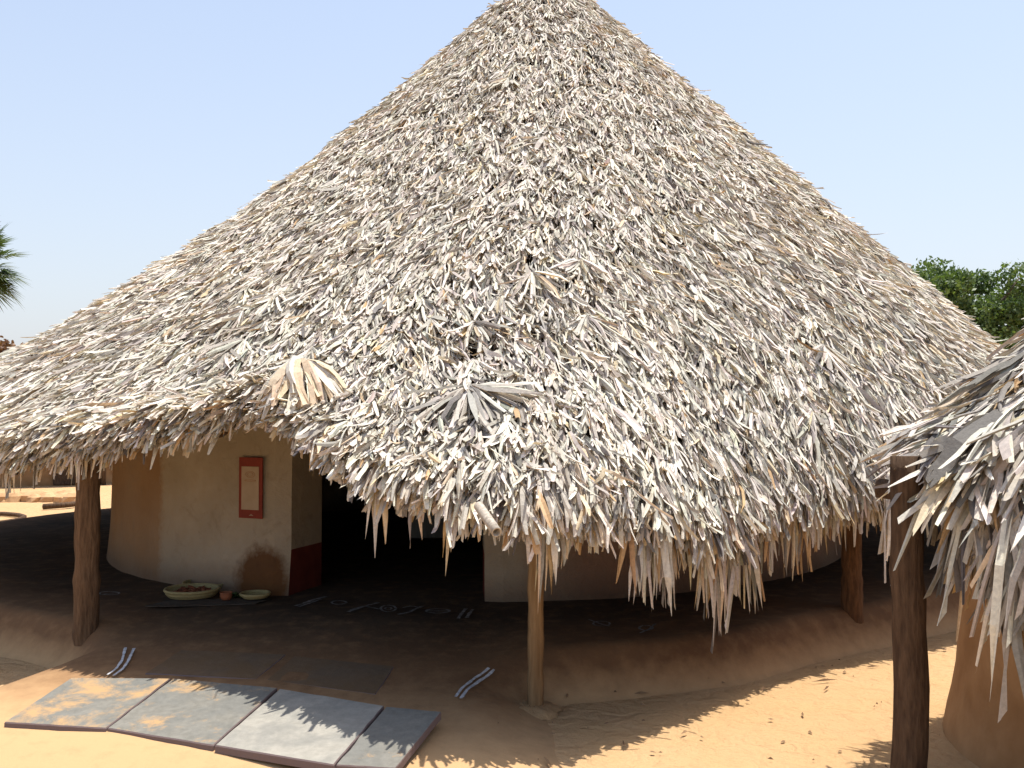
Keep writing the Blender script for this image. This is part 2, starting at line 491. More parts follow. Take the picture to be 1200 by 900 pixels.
# --- wall ring with a doorway
def wall_mat():
    m, nt, b = nmat("mud_wall_plaster")
    v = objco(nt)
    sep = N(nt, 'ShaderNodeSeparateXYZ'); nt.links.new(v, sep.inputs[0])
    n1 = noise(nt, v, 2.2, 6, 0.62)
    n2 = noise(nt, v, 16, 5, 0.65)
    c = ramp(nt, n1, [(0.3, (0.315, 0.27, 0.20)), (0.7, (0.41, 0.355, 0.275))])
    c = mix(nt, ramp(nt, n2, [(0.45, (0, 0, 0)), (0.8, (0.4, 0.4, 0.4))]), c, (0.34, 0.26, 0.18))
    # orange-brown tone on the far left of the drum, with a straight vertical edge
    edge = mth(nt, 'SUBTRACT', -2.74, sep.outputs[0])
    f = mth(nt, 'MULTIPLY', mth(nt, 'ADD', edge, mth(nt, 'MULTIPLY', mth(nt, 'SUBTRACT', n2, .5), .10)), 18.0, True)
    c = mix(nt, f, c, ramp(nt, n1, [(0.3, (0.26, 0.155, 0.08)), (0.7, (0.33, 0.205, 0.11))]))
    # right of the door the wall is pinkish earth
    f = mth(nt, 'MULTIPLY', mth(nt, 'SUBTRACT', sep.outputs[0], 0.0), 2.0, True)
    c = mix(nt, f, c, ramp(nt, n1, [(0.3, (0.23, 0.14, 0.10)), (0.7, (0.30, 0.19, 0.14))]))
    # browner towards the foot of the wall
    f = mth(nt, 'MULTIPLY', mth(nt, 'SUBTRACT', mth(nt, 'ADD', 0.33, mth(nt, 'MULTIPLY', n1, 0.24)), sep.outputs[2]), 6.0, True)
    c = mix(nt, mth(nt, 'MULTIPLY', f, 0.8), c, (0.15, 0.085, 0.05))
    # big rusty brown splash beside the door
    dx = mth(nt, 'MULTIPLY', mth(nt, 'SUBTRACT', sep.outputs[0], -1.82), 1.0)
    dz = mth(nt, 'MULTIPLY', mth(nt, 'SUBTRACT', sep.outputs[2], 0.34), 0.82)
    dd = mth(nt, 'SQRT', mth(nt, 'ADD', mth(nt, 'MULTIPLY', dx, dx), mth(nt, 'MULTIPLY', dz, dz)))
    dd = mth(nt, 'ADD', dd, mth(nt, 'MULTIPLY', mth(nt, 'SUBTRACT', n2, 0.5), 0.14))
    f = mth(nt, 'MULTIPLY', mth(nt, 'SUBTRACT', 0.25, dd), 12.0, True)
    stain = mth(nt, 'MULTIPLY', f, 0.92)
    nt.links.new(c, b.inputs['Base Color'])
    b.inputs['Roughness'].default_value = 0.9
    b.inputs['Specular IOR Level'].default_value = 0.15
    n5 = noise(nt, v, 0.9, 3, .5); n6 = noise(nt, v, 5.5, 6, .7, 1.2)
    c2 = mix(nt, ramp(nt, n6, [(0.55, (0, 0, 0)), (0.72, (.55, .55, .55))]), c, (0.22, 0.165, 0.11))
    c2 = mix(nt, ramp(nt, n5, [(0.4, (0, 0, 0)), (0.65, (.35, .35, .35))]), c2, (0.30, 0.25, 0.19))
    c2 = mix(nt, stain, c2, mix(nt, n6, (0.16, 0.062, 0.014), (0.06, 0.026, 0.010)))
    nt.links.new(c2, b.inputs['Base Color'])
    bump(nt, b, mth(nt, 'ADD', mth(nt, 'MULTIPLY', n1, 1.6), mth(nt, 'ADD', mth(nt, 'MULTIPLY', n2, 0.3), mth(nt, 'MULTIPLY', n6, .5))), 0.6, 0.035)
    return m
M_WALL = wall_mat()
M_RED = simple("red_ochre_wash", (0.10, 0.018, 0.013), (0.15, 0.03, 0.02), 9, 0.9, 0.3, 0.01)
WR, WT = 3.72, 0.48
AZ_L, AZ_R = -19.2, 3.2
def build_wall():
    az = np.concatenate([np.linspace(AZ_R, 180, 90), np.linspace(180, 360 + AZ_L, 90)[1:]])
    zs = [0.0, 0.1, 0.25, 0.4, 0.58, 0.9, 1.3, 1.7, 2.1, 2.45]
    bulge = lambda z: 0.05 * np.exp(-(z - 0.2) / 0.25)
    nz, na = len(zs), len(az)
    a = np.radians(az)[None, :]
    z = np.array(zs)[:, None]
    wob = 0.02 * vnoise(np.radians(az)[None, :] * 5 + 0 * z, z * 2 + 0 * a, 31)
    ro = WR + bulge(z) + wob
    azl = np.where(az > 180, 360 - az, 0)[None, :]
    ro = ro - 0.12 * sstep(38, 75, azl)
    ri = WR - WT + 0 * ro
    # rounded jamb edges
    endf = np.minimum(np.arange(na), np.arange(na)[::-1])
    ro = ro - np.where(endf == 0, 0.05, np.where(endf == 1, 0.012, 0))[None, :]
    Vo = np.stack([HC[0] + np.sin(a) * ro, HC[1] - np.cos(a) * ro, z + 0 * ro], -1).reshape(-1, 3)
    Vi = np.stack([HC[0] + np.sin(a) * ri, HC[1] - np.cos(a) * ri, z + 0 * ri], -1).reshape(-1, 3)
    V = np.concatenate([Vo, Vi]); k = len(Vo)
    Fo = grid_faces(nz, na); Fi = grid_faces(nz, na)[:, ::-1] + k
    F = [Fo, Fi]; idx = [np.zeros(len(Fo)), np.zeros(len(Fi))]
    i = np.arange(na - 1); t = (nz - 1) * na
    F.append(np.stack([t + i, t + i + 1, k + t + i + 1, k + t + i], -1)); idx.append(np.zeros(na - 1))
    j = np.arange(nz - 1)
    for c in (0, na - 1):       # the two door jambs; a red ochre dado below 0.58 m
        F.append(np.stack([j * na + c, (j + 1) * na + c, k + (j + 1) * na + c, k + j * na + c], -1))
        idx.append((np.array(zs[:-1]) < 0.57).astype(float))
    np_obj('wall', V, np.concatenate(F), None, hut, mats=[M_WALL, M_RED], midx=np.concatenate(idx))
build_wall()

# a grey-blue inner door leaf standing open inside, lintel over the doorway
M_DOOR = simple("weathered_grey_blue_planks", (0.035, 0.043, 0.046), (0.065, 0.078, 0.082), 7, 0.7, 0.3, 0.01, (6, 6, 0.6))
M_WOOD = simple("old_brown_wood", (0.052, 0.031, 0.019), (0.125, 0.077, 0.046), 6, 0.85, 0.9, 0.02, (8, 8, 1.4), 0.15, 9)
M_WOOD_RED = simple("reddish_split_wood", (0.06, 0.032, 0.017), (0.155, 0.08, 0.04), 6, 0.85, 0.9, 0.02, (8, 8, 1.4), 0.15, 9)
M_WOOD_PALE = simple("pale_brown_pole_wood", (0.17, 0.10, 0.045), (0.28, 0.18, 0.09), 5, 0.85, 0.5, 0.01, (8, 8, 0.6))

def box_arrays(lo, hi, bev=0.01):
    lo = np.array(lo, float); hi = np.array(hi, float)
    bev = min(bev, *((hi - lo) * 0.45))
    import itertools
    V = []
    idx = {}
    for sx, sy, sz in itertools.product((0, 1), repeat=3):
        c = np.where(np.array([sx, sy, sz]) == 1, hi, lo); s_ = np.where(np.array([sx, sy, sz]) == 1, -1, 1)
        for ax in range(3):
            p = c + s_ * bev; p[ax] = c[ax]
            idx[(sx, sy, sz, ax)] = len(V); V.append(p)
    F4, F3 = [], []
    cyc = [(0, 0), (1, 0), (1, 1), (0, 1)]
    for ax in range(3):
        o1, o2 = [i for i in range(3) if i != ax]
        for s_ in (0, 1):
            q = []
            for u, v in cyc:
                k = [0, 0, 0]; k[ax] = s_; k[o1] = u; k[o2] = v
                q.append(idx[(*k, ax)])
            F4.append(q)
        for u, v in cyc:      # bevel strips along axis ax edges
            k0 = [0, 0, 0]; k1 = [0, 0, 0]; k1[ax] = 1
            for k in (k0, k1): k[o1] = u; k[o2] = v
            F4.append([idx[(*k0, o1)], idx[(*k0, o2)], idx[(*k1, o2)], idx[(*k1, o1)]])
    for sx, sy, sz in itertools.product((0, 1), repeat=3):
        F3.append([idx[(sx, sy, sz, a_)] for a_ in range(3)])
    return np.array(V), np.array(F4), np.array(F3)

def pol(az, r, z):
    a = math.radians(az)
    return np.array([HC[0] + math.sin(a) * r, HC[1] - math.cos(a) * r, z])

def xf(V, loc, rz=0.0, rx=0.0, ry=0.0):
    from mathutils import Euler
    m = np.array(Euler((rx, ry, rz)).to_matrix())
    return np.asarray(V) @ m.T + np.asarray(loc)

def build_door():
    V, F4, F3 = box_arrays((-0.42, -0.02, 0.55), (0.42, 0.02, 1.9), 0.006)
    p = pol(2.5, 2.55, 0.0)
    MB().add(xf(V, p + np.array([-0.12, 0, 0.0]), R(6)), F4, F3).build('inner_door', M_DOOR, hut)
    a, b = pol(AZ_L - 4, WR - 0.15, 1.98), pol(AZ_R + 4, WR - 0.15, 1.98)
    MB().tube([a, (a + b) / 2 + np.array([0, 0, .01]), b], [0.06, 0.065, 0.06], 10, rough=.05).build('lintel', M_WOOD, hut)
build_door()

def crooked(p0, p1, n, wob, seed):
    r_ = np.random.default_rng(seed)
    u = np.linspace(0, 1, n)[:, None]
    w = np.cumsum(r_.normal(size=(n, 3)), 0); w -= w[0] + (w[-1] - w[0]) * u
    w[:, 2] = 0
    return p0 + (np.asarray(p1) - p0) * u + w * wob * .6

def post(az, r, z0, z1, rad0, rad1, mat, seed, wob=0.008, tops=(0, 0), n=12, rough=0.07):
    p0 = pol(az, r, z0); p1 = pol(az, r, z1) + np.array([tops[0], tops[1], 0])
    path = crooked(p0, p1, 12, wob * .22, seed)
    r_ = np.random.default_rng(seed + 100)
    q = np.linspace(0, 1, 26)
    path = np.stack([np.interp(q, np.linspace(0, 1, 12), path[:, i]) for i in range(3)], -1)
    rad = np.interp(q, [0, 1], [rad0, rad1]) * (1 + .035 * r_.normal(size=26)) * (1 + .10 * np.exp(-((q - r_.uniform(.3, .8)) / .03) ** 2))
    return MB().tube(path, rad, n, seed=seed, rough=rough).build('post', mat, hut, smooth=True)

P_L, P_C, P_R = (-27.4, 4.97), (5.6, 5.42), (35.0, 4.76)
M_WOOD_WARM = simple("warm_brown_wood", (0.085, 0.048, 0.026), (0.185, 0.11, 0.06), 6, 0.85, 0.9, 0.02, (8, 8, 1.4), 0.15, 9)
post(*P_L, -0.1, 1.62, 0.076, 0.068, M_WOOD_WARM, 3)
post(*P_C, -0.1, 1.22, 0.043, 0.036, M_WOOD_PALE, 8, 0.006)
post(*P_R, -0.1, 1.22, 0.072, 0.06, M_WOOD_RED, 5)
for k, (az, r) in enumerate(((62, 5.3), (92, 6.0), (125, 6.1), (160, 6.1), (-165, 6.1), (-138, 6.2), (-62, 5.3))):
    post(az, r, -0.1, 1.35, 0.07, 0.06, M_WOOD, 20 + k)
def footing(az, r, rad):
    c = pol(az, r, 0); m = MB()
    n, k = 28, 6
    a = np.linspace(0, 2 * np.pi, n, endpoint=False)
    V = []
    for i in range(k):
        rr = rad * (0.2 + 0.8 * i / (k - 1)) * (1 + .12 * np.sin(3 * a + az) + .06 * np.sin(7 * a))
        x, y = c[0] + rr * np.cos(a), c[1] + rr * np.sin(a)
        V.append(np.column_stack([x, y, floor_xy(x, y) * (i / (k - 1)) + float(floor_xy(*c[:2])) * (1 - i / (k - 1)) + .03 * (1 - (i / (k - 1)) ** 1.3) - .012 * (i == k - 1) + .004 * rng.normal(size=n)]))
    m.add(np.concatenate(V), grid_faces(k, n, True))
    m.build('packed_earth', M_FOOT, hut, smooth=True)
M_FOOT = simple("packed_earth", (0.30, 0.185, 0.09), (0.42, 0.27, 0.135), 9, 0.95, 0.8, 0.03)
for a_, r_0, rd in ((P_C[0], P_C[1], .14),):
    footing(a_, r_0, rd)
# eave beams between the posts
ringp = [(-62, 5.3, 1.32), (P_L[0], P_L[1], 1.60), (-10, 5.0, 1.62), (P_C[0], P_C[1], 1.20), (P_R[0], P_R[1], 1.18), (62, 5.3, 1.28)]
for k in range(len(ringp) - 1):
    a, b = pol(*ringp[k]), pol(*ringp[k + 1])
    MB().tube(crooked(a, b, 8, 0.012, 40 + k), np.linspace(.042, .036, 8), 9, seed=k, rough=.06).build('eave_beam', M_WOOD_PALE, hut, smooth=True)

# rafters under the thatch
for k, az in enumerate(np.arange(-75, 80, 7.5)):
    ps = main_roof.P(np.full(9, az), np.linspace(0.12, 0.985, 9)) - np.array([0, 0, 0.16])
    MB().tube(ps, np.linspace(.03, .04, 9), 7, seed=k, rough=.06).build('rafter', M_WOOD, hut, smooth=True)

# hollow bamboo rafter end poking out of the thatch
M_BAMBOO = simple("bleached_bamboo", (0.26, 0.22, 0.17), (0.50, 0.44, 0.36), 14, 0.55, 0.3, 0.005, (5, 5, 1))
def bamboo_tip(p0, p1, r):
    p0 = np.array(p0); p1 = np.array(p1)
    V, F4, _ = tube_arrays([p0, (p0 + p1) / 2, p1], r, 16, False)
    V2, G4, _ = tube_arrays([p0, (p0 + p1) / 2, p1], r * 0.74, 16, False)
    n = len(V); k = 32
    j = np.arange(16); j2 = (j + 1) % 16
    rim = np.stack([k + j, k + j2, n + k + j2, n + k + j], -1)
    floor_c = p0 + (p1 - p0) * 0.55
    m = MB().add(np.concatenate([V, V2]), np.concatenate([F4, G4[:, ::-1] + n, rim]))
    return m.build('bamboo_rafter_end', M_BAMBOO, hut, smooth=True)
bamboo_tip((-0.15, 4.50, 1.165), (-0.065, 4.27, 1.075), 0.023)

# --- the thatch
roof_bag = Bag()
WB = [40, 34, 14, 5, 2.5, 4, .8]
def build_main_roof():
    # under layer, closed shell (top 7 cm below the leaf level, underside 20 cm below)
    na, nt_ = 240, 46
    az = np.linspace(-180, 180, na, endpoint=False)
    ts = np.linspace(0.0, 0.985, nt_)
    tt, aa = np.meshgrid(ts, az, indexing='ij')
    top = main_roof.P(aa, tt) - np.array([0, 0, 0.075])
    bot = main_roof.P(aa, tt) - np.array([0, 0, 0.17])
    V = np.concatenate([top.reshape(-1, 3), bot.reshape(-1, 3)])
    k = na * nt_
    F = [grid_faces(nt_, na, True), grid_faces(nt_, na, True)[:, ::-1] + k]
    j = np.arange(na); e = (nt_ - 1) * na
    F.append(np.stack([e + j, e + (j + 1) % na, k + e + (j + 1) % na, k + e + j], -1))
    Fb = np.concatenate(F); nb = len(Fb)
    # rows of whole fan leaves, every row overlapping the one below
    # seen side
    az, t = sample_area(main_roof, 8600, -112, 112, 0.02, 0.975)
    fan(main_roof, roof_bag, az, t, 13, 0.44, 0.21, 0.025, WB, 0, 0.065, 0.07, rollj=0.65)
    az, t = sample_area(main_roof, 2000, -112, 112, 0.02, 0.55)
    fan(main_roof, roof_bag, az, t, 13, 0.48, 0.22, 0.026, WB, 0, 0.06, 0.07, rollj=0.65)
    az, t = sample_area(main_roof, 130, -80, 80, 0.3, 0.97)
    fan(main_roof, roof_bag, az, t, 19, 1.0, 0.30, 0.026, WB, 0.02, 0.07, 0.06, rollj=0.6)
    # back side, less dense
    az, t = sample_area(main_roof, 900, 112, 248, 0.02, 0.99)
    fan(main_roof, roof_bag, az, t, 11, 1.1, 0.48, 0.05, WB)
    # loose single segments on top
    m = 72000
    az, t = sample_area(main_roof, m, -112, 112, 0.0, 0.985)
    p, d, n, side = main_roof.frame(az, t)
    phi = 0.5 * vnoise(p[:, 0] * 1.7, p[:, 2] * 1.7, 71) + rng.normal(size=m) * 0.22
    D = rot_in_plane(d, side, phi)
    fine = 0.68 + 0.30 * t
    L = rng.uniform(0.09, 0.23, m) * fine; W = rng.uniform(0.011, 0.029, m) * fine
    cl = vnoise(p[:, 0] * 2.2, p[:, 2] * 2.2 + p[:, 1], 5)
    T = np.clip(tints(m, WB) * (1 + 0.12 * cl[:, None]), .03, .8)
    roof_bag.add(*strips(p + n * rng.uniform(0.015, 0.085, m)[:, None], D, n, L, W, rng.normal(size=m) * 0.13 + 0.06, -0.10 + rng.normal(size=m) * 0.18,
                         rng.normal(size=m) * 0.25, rng.normal(size=m) * 0.85, rng.normal(size=m) * 0.75 + 0.2, rng.uniform(0.25, 0.95, m), T))
    # dense ragged eave: segment ends hanging over the rim
    def eave(m, a0, a1, L0, L1, g0, g1, t0, t1, W0, W1, w, dens=None, down=0.0):
        az = rng.uniform(a0, a1, m)
        if dens is not None:
            az = az[rng.uniform(0, 1, m) < dens(az)]
        m = len(az)
        t = rng.uniform(t0, t1, m)
        p, d, n, side = main_roof.frame(az, t)
        clump = vnoise(az * 0.9, az * 0 + 1, 77)
        phi = 0.34 * vnoise(az * .35, az * 0, 78) + rng.normal(size=m) * 0.16
        D = rot_in_plane(d, side, phi)
        L = rng.uniform(L0, L1, m) * (1 + 0.25 * clump)
        T = np.clip(tints(m, w), .03, .8)
        roof_bag.add(*strips(p + n * rng.uniform(-0.10, 0.05, m)[:, None] - np.array([0, 0, down]), D, n, L, rng.uniform(W0, W1, m),
                             rng.normal(size=m) * 0.08, -0.06 + rng.normal(size=m) * 0.1, rng.normal(size=m) * 0.18,
                             rng.normal(size=m) * 0.7, rng.normal(size=m) * 0.6 + .2, rng.uniform(0.3, 0.95, m), T,
                             grav=rng.uniform(g0, g1, m)))
    WE = [32, 30, 13, 7, 5, 9, 3]
    eave(11500, -62, 62, 0.10, 0.23, 0.0, 0.4, 0.95, 0.995, 0.013, 0.034, WE)
    eave(2600, -62, 62, 0.09, 0.17, 0.2, 0.7, 0.975, 0.99, 0.016, 0.036, [20, 26, 16, 8, 5, 14, 7], down=0.05)
    eave(1500, 62, 298, 0.25, 0.5, 0.1, 0.8, 0.95, 1.0, 0.03, 0.055, WE)
    # hanging bunches: torn fan leaves drooping over the rim, most of them right of the door
    dens = lambda az: np.interp(az, [-60, -40, -26, -20, -9, -4, -1, 0, 3, 5, 9, 12, 16, 21, 26, 32, 60], [.6, .6, .7, .1, 0, .05, .35, .25, .15, .7, .45, .7, 1, 1, .8, .6, .6])
    ca = rng.uniform(-60, 60, 190); ca = ca[rng.uniform(0, 1, len(ca)) < dens(ca)]
    for az0 in np.sort(ca):
        k = int(rng.integers(5, 15))
        big = float(np.interp(az0, [-30, 0, 10, 16, 22, 30], [.75, .75, .9, 1.3, 1.2, .9])) * rng.uniform(.7, 1.15)
        az = az0 + rng.normal(size=k) * .45
        p, d, n, side = main_roof.frame(az, np.full(k, rng.uniform(.972, .992)))
        D = rot_in_plane(d, side, rng.normal() * .2 + np.linspace(-.35, .35, k) + rng.normal(size=k) * .05)
        T = np.clip(tints(k, [[22, 24, 14, 6, 3, 14, 5], [10, 14, 10, 6, 3, 26, 16]][int(rng.uniform() < .35)], .06), .03, .8)
        roof_bag.add(*strips(p + n * (rng.uniform(-.07, .01) + rng.normal(size=k) * .012)[:, None], D, n, np.clip(.25 * big * (1 + .18 * rng.normal(size=k)), .08, .45), rng.uniform(.014, .038, k),
                             rng.normal(size=k) * .04, -.05 + rng.normal(size=k) * .05, rng.normal(size=k) * .14, rng.normal(size=k) * .6, rng.normal(size=k) * .6 + .3,
                             np.where(rng.uniform(0, 1, k) < .65, .06, .5), T, grav=np.full(k, rng.uniform(.6, 1.3))))
    for az0, k, Lk in ((-2.6, 7, .24), (-0.9, 2, .2), (0.9, 3, .24), (-6.6, 4, .18), (5.2, 8, .28), (17.5, 5, .26)):   # straw coloured strands
        az = az0 + rng.normal(size=k) * .22
        p, d, n, side = main_roof.frame(az, np.full(k, .985))
        roof_bag.add(*strips(p - n * .05, rot_in_plane(d, side, rng.normal(size=k) * .12), n, Lk * (1 + .15 * rng.normal(size=k)), rng.uniform(.016, .032, k), np.zeros(k), np.full(k, -.05),
                             rng.normal(size=k) * .1, rng.normal(size=k) * .6, np.full(k, .4), np.full(k, .08), tints(k, [4, 6, 3, 1, 0, 30, 22], .08), grav=rng.uniform(.9, 1.4, k)))
    V2, F2, T2 = roof_bag.out()
    Vall = np.concatenate([V, V2]); Fall = np.concatenate([Fb, F2 + len(V)])
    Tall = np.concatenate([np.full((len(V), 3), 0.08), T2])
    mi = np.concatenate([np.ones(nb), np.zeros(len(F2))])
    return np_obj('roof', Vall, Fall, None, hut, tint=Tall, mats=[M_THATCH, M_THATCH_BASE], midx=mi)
roof_obj = build_main_roof()

def one_leaf(name, roof, parent, az, t, n_bl, spread, L, W, weights, lift, label=None, lay=0.0, tilt=0.02, grav=0.03, rollj=0.45):
    bag = Bag()
    fan(roof, bag, np.array([az]), np.array([t]), n_bl, spread, L, W, weights, lift, 0.0, tilt, 0.06, rollj, lay, grav)
    V, F, T = bag.out()
    o = np_obj(name, V, F, M_THATCH, parent, tint=T)
    if label: o['label'] = label
    return o
LEAVES = [(-9.8, 0.945, 34, 0.85, 0.44, 0.042, [34, 6, 0, 0, 0, 40, 1], 0.185, 'pale straw coloured fan leaf over the doorway', .25, .03, .42, .18),
          (1.0, 0.885, 56, 1.3, 0.46, 0.030, [16, 26, 26, 16, 12, 2, 0], 0.085, 'grey fan leaf spread wide with dark folds'),
          (8.5, 0.775, 34, 1.1, 0.40, 0.026, [30, 28, 18, 10, 6, 4, 0], 0.07, None)]
for az, t, n_bl, sp, L, W, w, lift, lab, *lay in LEAVES:
    one_leaf('palm_leaf', main_roof, roof_obj, az, t, n_bl, sp, L, W, w, lift, lab, *lay)

# ------------------------------------------------------------------ chalk marks on the floor (hand drawn white lines)
M_CHALK = simple("white_rice_chalk", (0.07, 0.062, 0.055), (0.34, 0.335, 0.33), 30, 0.95, 0.2, 0.002)
M_CHALK_FRESH = simple("fresh_white_chalk", (0.30, 0.30, 0.30), (0.66, 0.66, 0.67), 45, 0.95, 0.2, 0.002)
def ribbon(m, pts, w):
    """thin painted line lying on the floor"""
    pts = np.array(pts, float)
    n = len(pts)
    seg = np.concatenate([[0], np.cumsum(np.hypot(*np.diff(pts, axis=0).T))])
    u = np.linspace(0, seg[-1], max(6, int(seg[-1] / 0.03)))
    q = np.stack([np.interp(u, seg, pts[:, 0]), np.interp(u, seg, pts[:, 1])], -1)
    T = np.gradient(q, axis=0); T /= np.linalg.norm(T, axis=1)[:, None] + 1e-9
    Nn = np.stack([-T[:, 1], T[:, 0]], -1)
    ww = w * (0.75 + 0.5 * rng.uniform(size=len(q)))
    A = q - Nn * ww[:, None] / 2; B = q + Nn * ww[:, None] / 2
    V = np.stack([np.column_stack([A, floor_xy(A[:, 0], A[:, 1]) + 0.012]), np.column_stack([B, floor_xy(B[:, 0], B[:, 1]) + 0.012])], 1)
    m.add(V.reshape(-1, 3), grid_faces(len(q), 2))
def gp(px, py, z):
    """point on the level z seen at photo pixel (used once to read off plan positions)"""
    th = R(1.47)
    dx, dy = (px - 600) / 1166.7, (450 - py) / 1166.7
    f = np.array([0, math.cos(th), math.sin(th)]); u = np.array([0, -math.sin(th), math.cos(th)])
    v = f + u * dy + np.array([1, 0, 0]) * dx
    k = (z - 1.6) / v[2]
    return (v[0] * k, v[1] * k)
def gpf(px, py):
    z = 0.2
    for _ in range(25):
        x, y = gp(px, py, z); z = 0.5 * z + 0.5 * float(floor_xy(x, y))
    return (x, y)
for pts in ([(126, 794), (136, 786), (143, 776), (147, 761)], [(131, 795), (143, 787), (149, 778), (157, 762)]):
    pass
for grp in ([[(126, 793), (136, 786), (143, 776), (147, 761)], [(133, 794), (144, 786), (150, 777), (157, 762)]],
            [[(534, 819), (541, 809), (556, 797), (573, 785)], [(540, 821), (548, 810), (562, 800), (579, 787)]]):
    m = MB()
    for pts in grp: ribbon(m, [gpf(*p) for p in pts], 0.015)
    m.build('chalk_stroke', M_CHALK_FRESH, hut)
def circ(cx, cy, rx, ry, n=14):
    return [(cx + rx * math.cos(k / n * 6.283), cy + ry * math.sin(k / n * 6.283)) for k in range(n + 1)]
m = MB()
for pts, w in (([(346, 712), (356, 709), (366, 705), (382, 701)], .03), ([(350, 713), (362, 709), (376, 704)], .02),
               (circ(397, 708, 9, 2.2), .018), ([(408, 719), (420, 715), (432, 711), (444, 708)], .026), ([(410, 717), (426, 712), (446, 716)], .018),
               (circ(455, 715, 9, 4), .016), (circ(455, 715, 4, 1.6), .014), ([(466, 722), (478, 720), (488, 715), (496, 712)], .024),
               ([(472, 714), (482, 712), (494, 714)], .016), (circ(513, 718, 14, 2.6), .018), ([(500, 718), (526, 718)], .014),
               ([(537, 727), (541, 721), (546, 715)], .024), ([(547, 726), (550, 721), (554, 716)], .024)):
    ribbon(m, [gpf(*p) for p in pts], w)
m.build('chalk_pattern', M_CHALK, hut)
for pts, w in ((circ(705, 733, 10, 3), .015), ([(690, 728), (700, 732), (714, 736)], .015), (circ(757, 738, 8, 3), .015), ([(750, 744), (760, 740), (768, 733)], .015),
               (circ(128, 697, 12, 2), .014), ([(112, 699), (140, 696)], .014)):
    m = MB()
    ribbon(m, [gpf(*p) for p in pts], w)
    m.build('chalk_line', M_CHALK, hut)

# ------------------------------------------------------------------ stone slabs of the entrance apron
def slab_mat(name, seed, dust, base=((0.15, 0.143, 0.122), (0.215, 0.205, 0.178)), sandc=(0.40, 0.255, 0.125), tone=(0.118, 0.126, 0.124)):
    m, nt, b = nmat(name)
    v = objco(nt)
    mp = N(nt, 'ShaderNodeMapping'); mp.inputs['Location'].default_value = (seed * 3.1, seed * 1.7, 0)
    nt.links.new(v, mp.inputs[0]); v = mp.outputs[0]
    n1 = noise(nt, v, 3.2, 6, 0.6, 0.5); n2 = noise(nt, v, 22, 5, 0.65)
    c = ramp(nt, n2, [(0.3, base[0]), (0.7, base[1])])
    c = mix(nt, ramp(nt, n1, [(0.44, (0, 0, 0)), (0.60, (0.35, 0.35, 0.35))]), c, tone)
    n3 = noise(nt, v, 3.4, 8, 0.72, 0.25)
    f = ramp(nt, n3, [(0.62 - dust * 0.25, (0, 0, 0)), (0.72 - dust * 0.2, (0.95, 0.95, 0.95))])
    c = mix(nt, f, c, sandc)
    # side faces: purplish grey of their shade, painted into the colour
    geo = N(nt, 'ShaderNodeNewGeometry'); sp = N(nt, 'ShaderNodeSeparateXYZ'); nt.links.new(geo.outputs['Normal'], sp.inputs[0])
    up = mth(nt, 'GREATER_THAN', sp.outputs[2], 0.6)
    c = mix(nt, up, (0.17, 0.128, 0.122), c)
    nt.links.new(c, b.inputs['Base Color'])
    b.inputs['Roughness'].default_value = 0.85
    b.inputs['Specular IOR Level'].default_value = 0.12
    bump(nt, b, mth(nt, 'ADD', n2, n3), 0.35, 0.012)
    return m
def quad_slab(corners, thick, mat, label, seed):
    """corners: 4 (x,y,ztop) in order; slightly broken edges"""
    r_ = np.random.default_rng(seed)
    c = np.array(corners, float)
    n = 9
    edge = []
    for k in range(4):
        a, b_ = c[k], c[(k + 1) % 4]
        for i in range(n):
            p = a + (b_ - a) * i / n
            nrm = np.array([b_[1] - a[1], -(b_[0] - a[0]), 0]); nrm /= np.linalg.norm(nrm)
            edge.append(p + (nrm * r_.normal() * 0.0015 if i else 0))
    edge = np.array(edge); m = len(edge)
    cen = edge.mean(0)
    inn = edge + (cen - edge) * 0.012
    inn[:, 2] = edge[:, 2]; e2 = edge.copy(); e2[:, 2] -= 0.006; e3 = edge.copy(); e3[:, 2] -= thick
    V = np.concatenate([inn, e2, e3, [cen], [cen - np.array([0, 0, thick])]])
    o_ = c.mean(0)
    j = np.arange(m); j2 = (j + 1) % m
    F4 = np.concatenate([np.stack([j, m + j, m + j2, j2], -1), np.stack([m + j, 2 * m + j, 2 * m + j2, m + j2], -1)])
    F3 = np.concatenate([np.stack([np.full(m, 3 * m), j, j2], -1), np.stack([np.full(m, 3 * m + 1), 2 * m + j2, 2 * m + j], -1)])
    o = np_obj('stone_slab', V - o_, F4, mat, None, F3=F3)
    o.location = o_
    return prop(o, label, 'stone slab', 'stone slabs laid at the hut entrance')
fr = [(5, 846), (124, 853), (126, 853), (250, 873), (252, 873), (391, 896), (394, 896), (463, 900)]
bk = [(84, 794), (200, 795), (203, 795), (325, 806), (328, 807), (450, 827), (453, 828), (517, 834)]
zf = [0.085, 0.085, 0.083, 0.083, 0.088, 0.088, 0.083, 0.083]
zb = 0.158
labs = ['stone slab with a big orange sand smear, far left of the row at the entrance',
        'grey stone slab with scattered sand patches, between the sand-smeared slab and the cleanest slab',
        'clean pale grey stone slab, second from the right end of the entrance row',
        'narrow half-shaded stone slab at the right end of the entrance row']
dust = [0.66, 0.40, -0.2, 0.0]
for k in range(4):
    cs = [(*gp(*fr[2 * k], zf[2 * k]), zf[2 * k]), (*gp(*fr[2 * k + 1], zf[2 * k + 1]), zf[2 * k + 1]),
          (*gp(*bk[2 * k + 1], zb), zb), (*gp(*bk[2 * k], zb), zb)]
    quad_slab(cs, 0.036, slab_mat('grey_slate_%s' % 'abcd'[k], k + 1, dust[k], ((0.26, 0.245, 0.21), (0.34, 0.32, 0.275)) if k == 2 else ((0.15, 0.143, 0.122), (0.215, 0.205, 0.178))), labs[k], 50 + k)
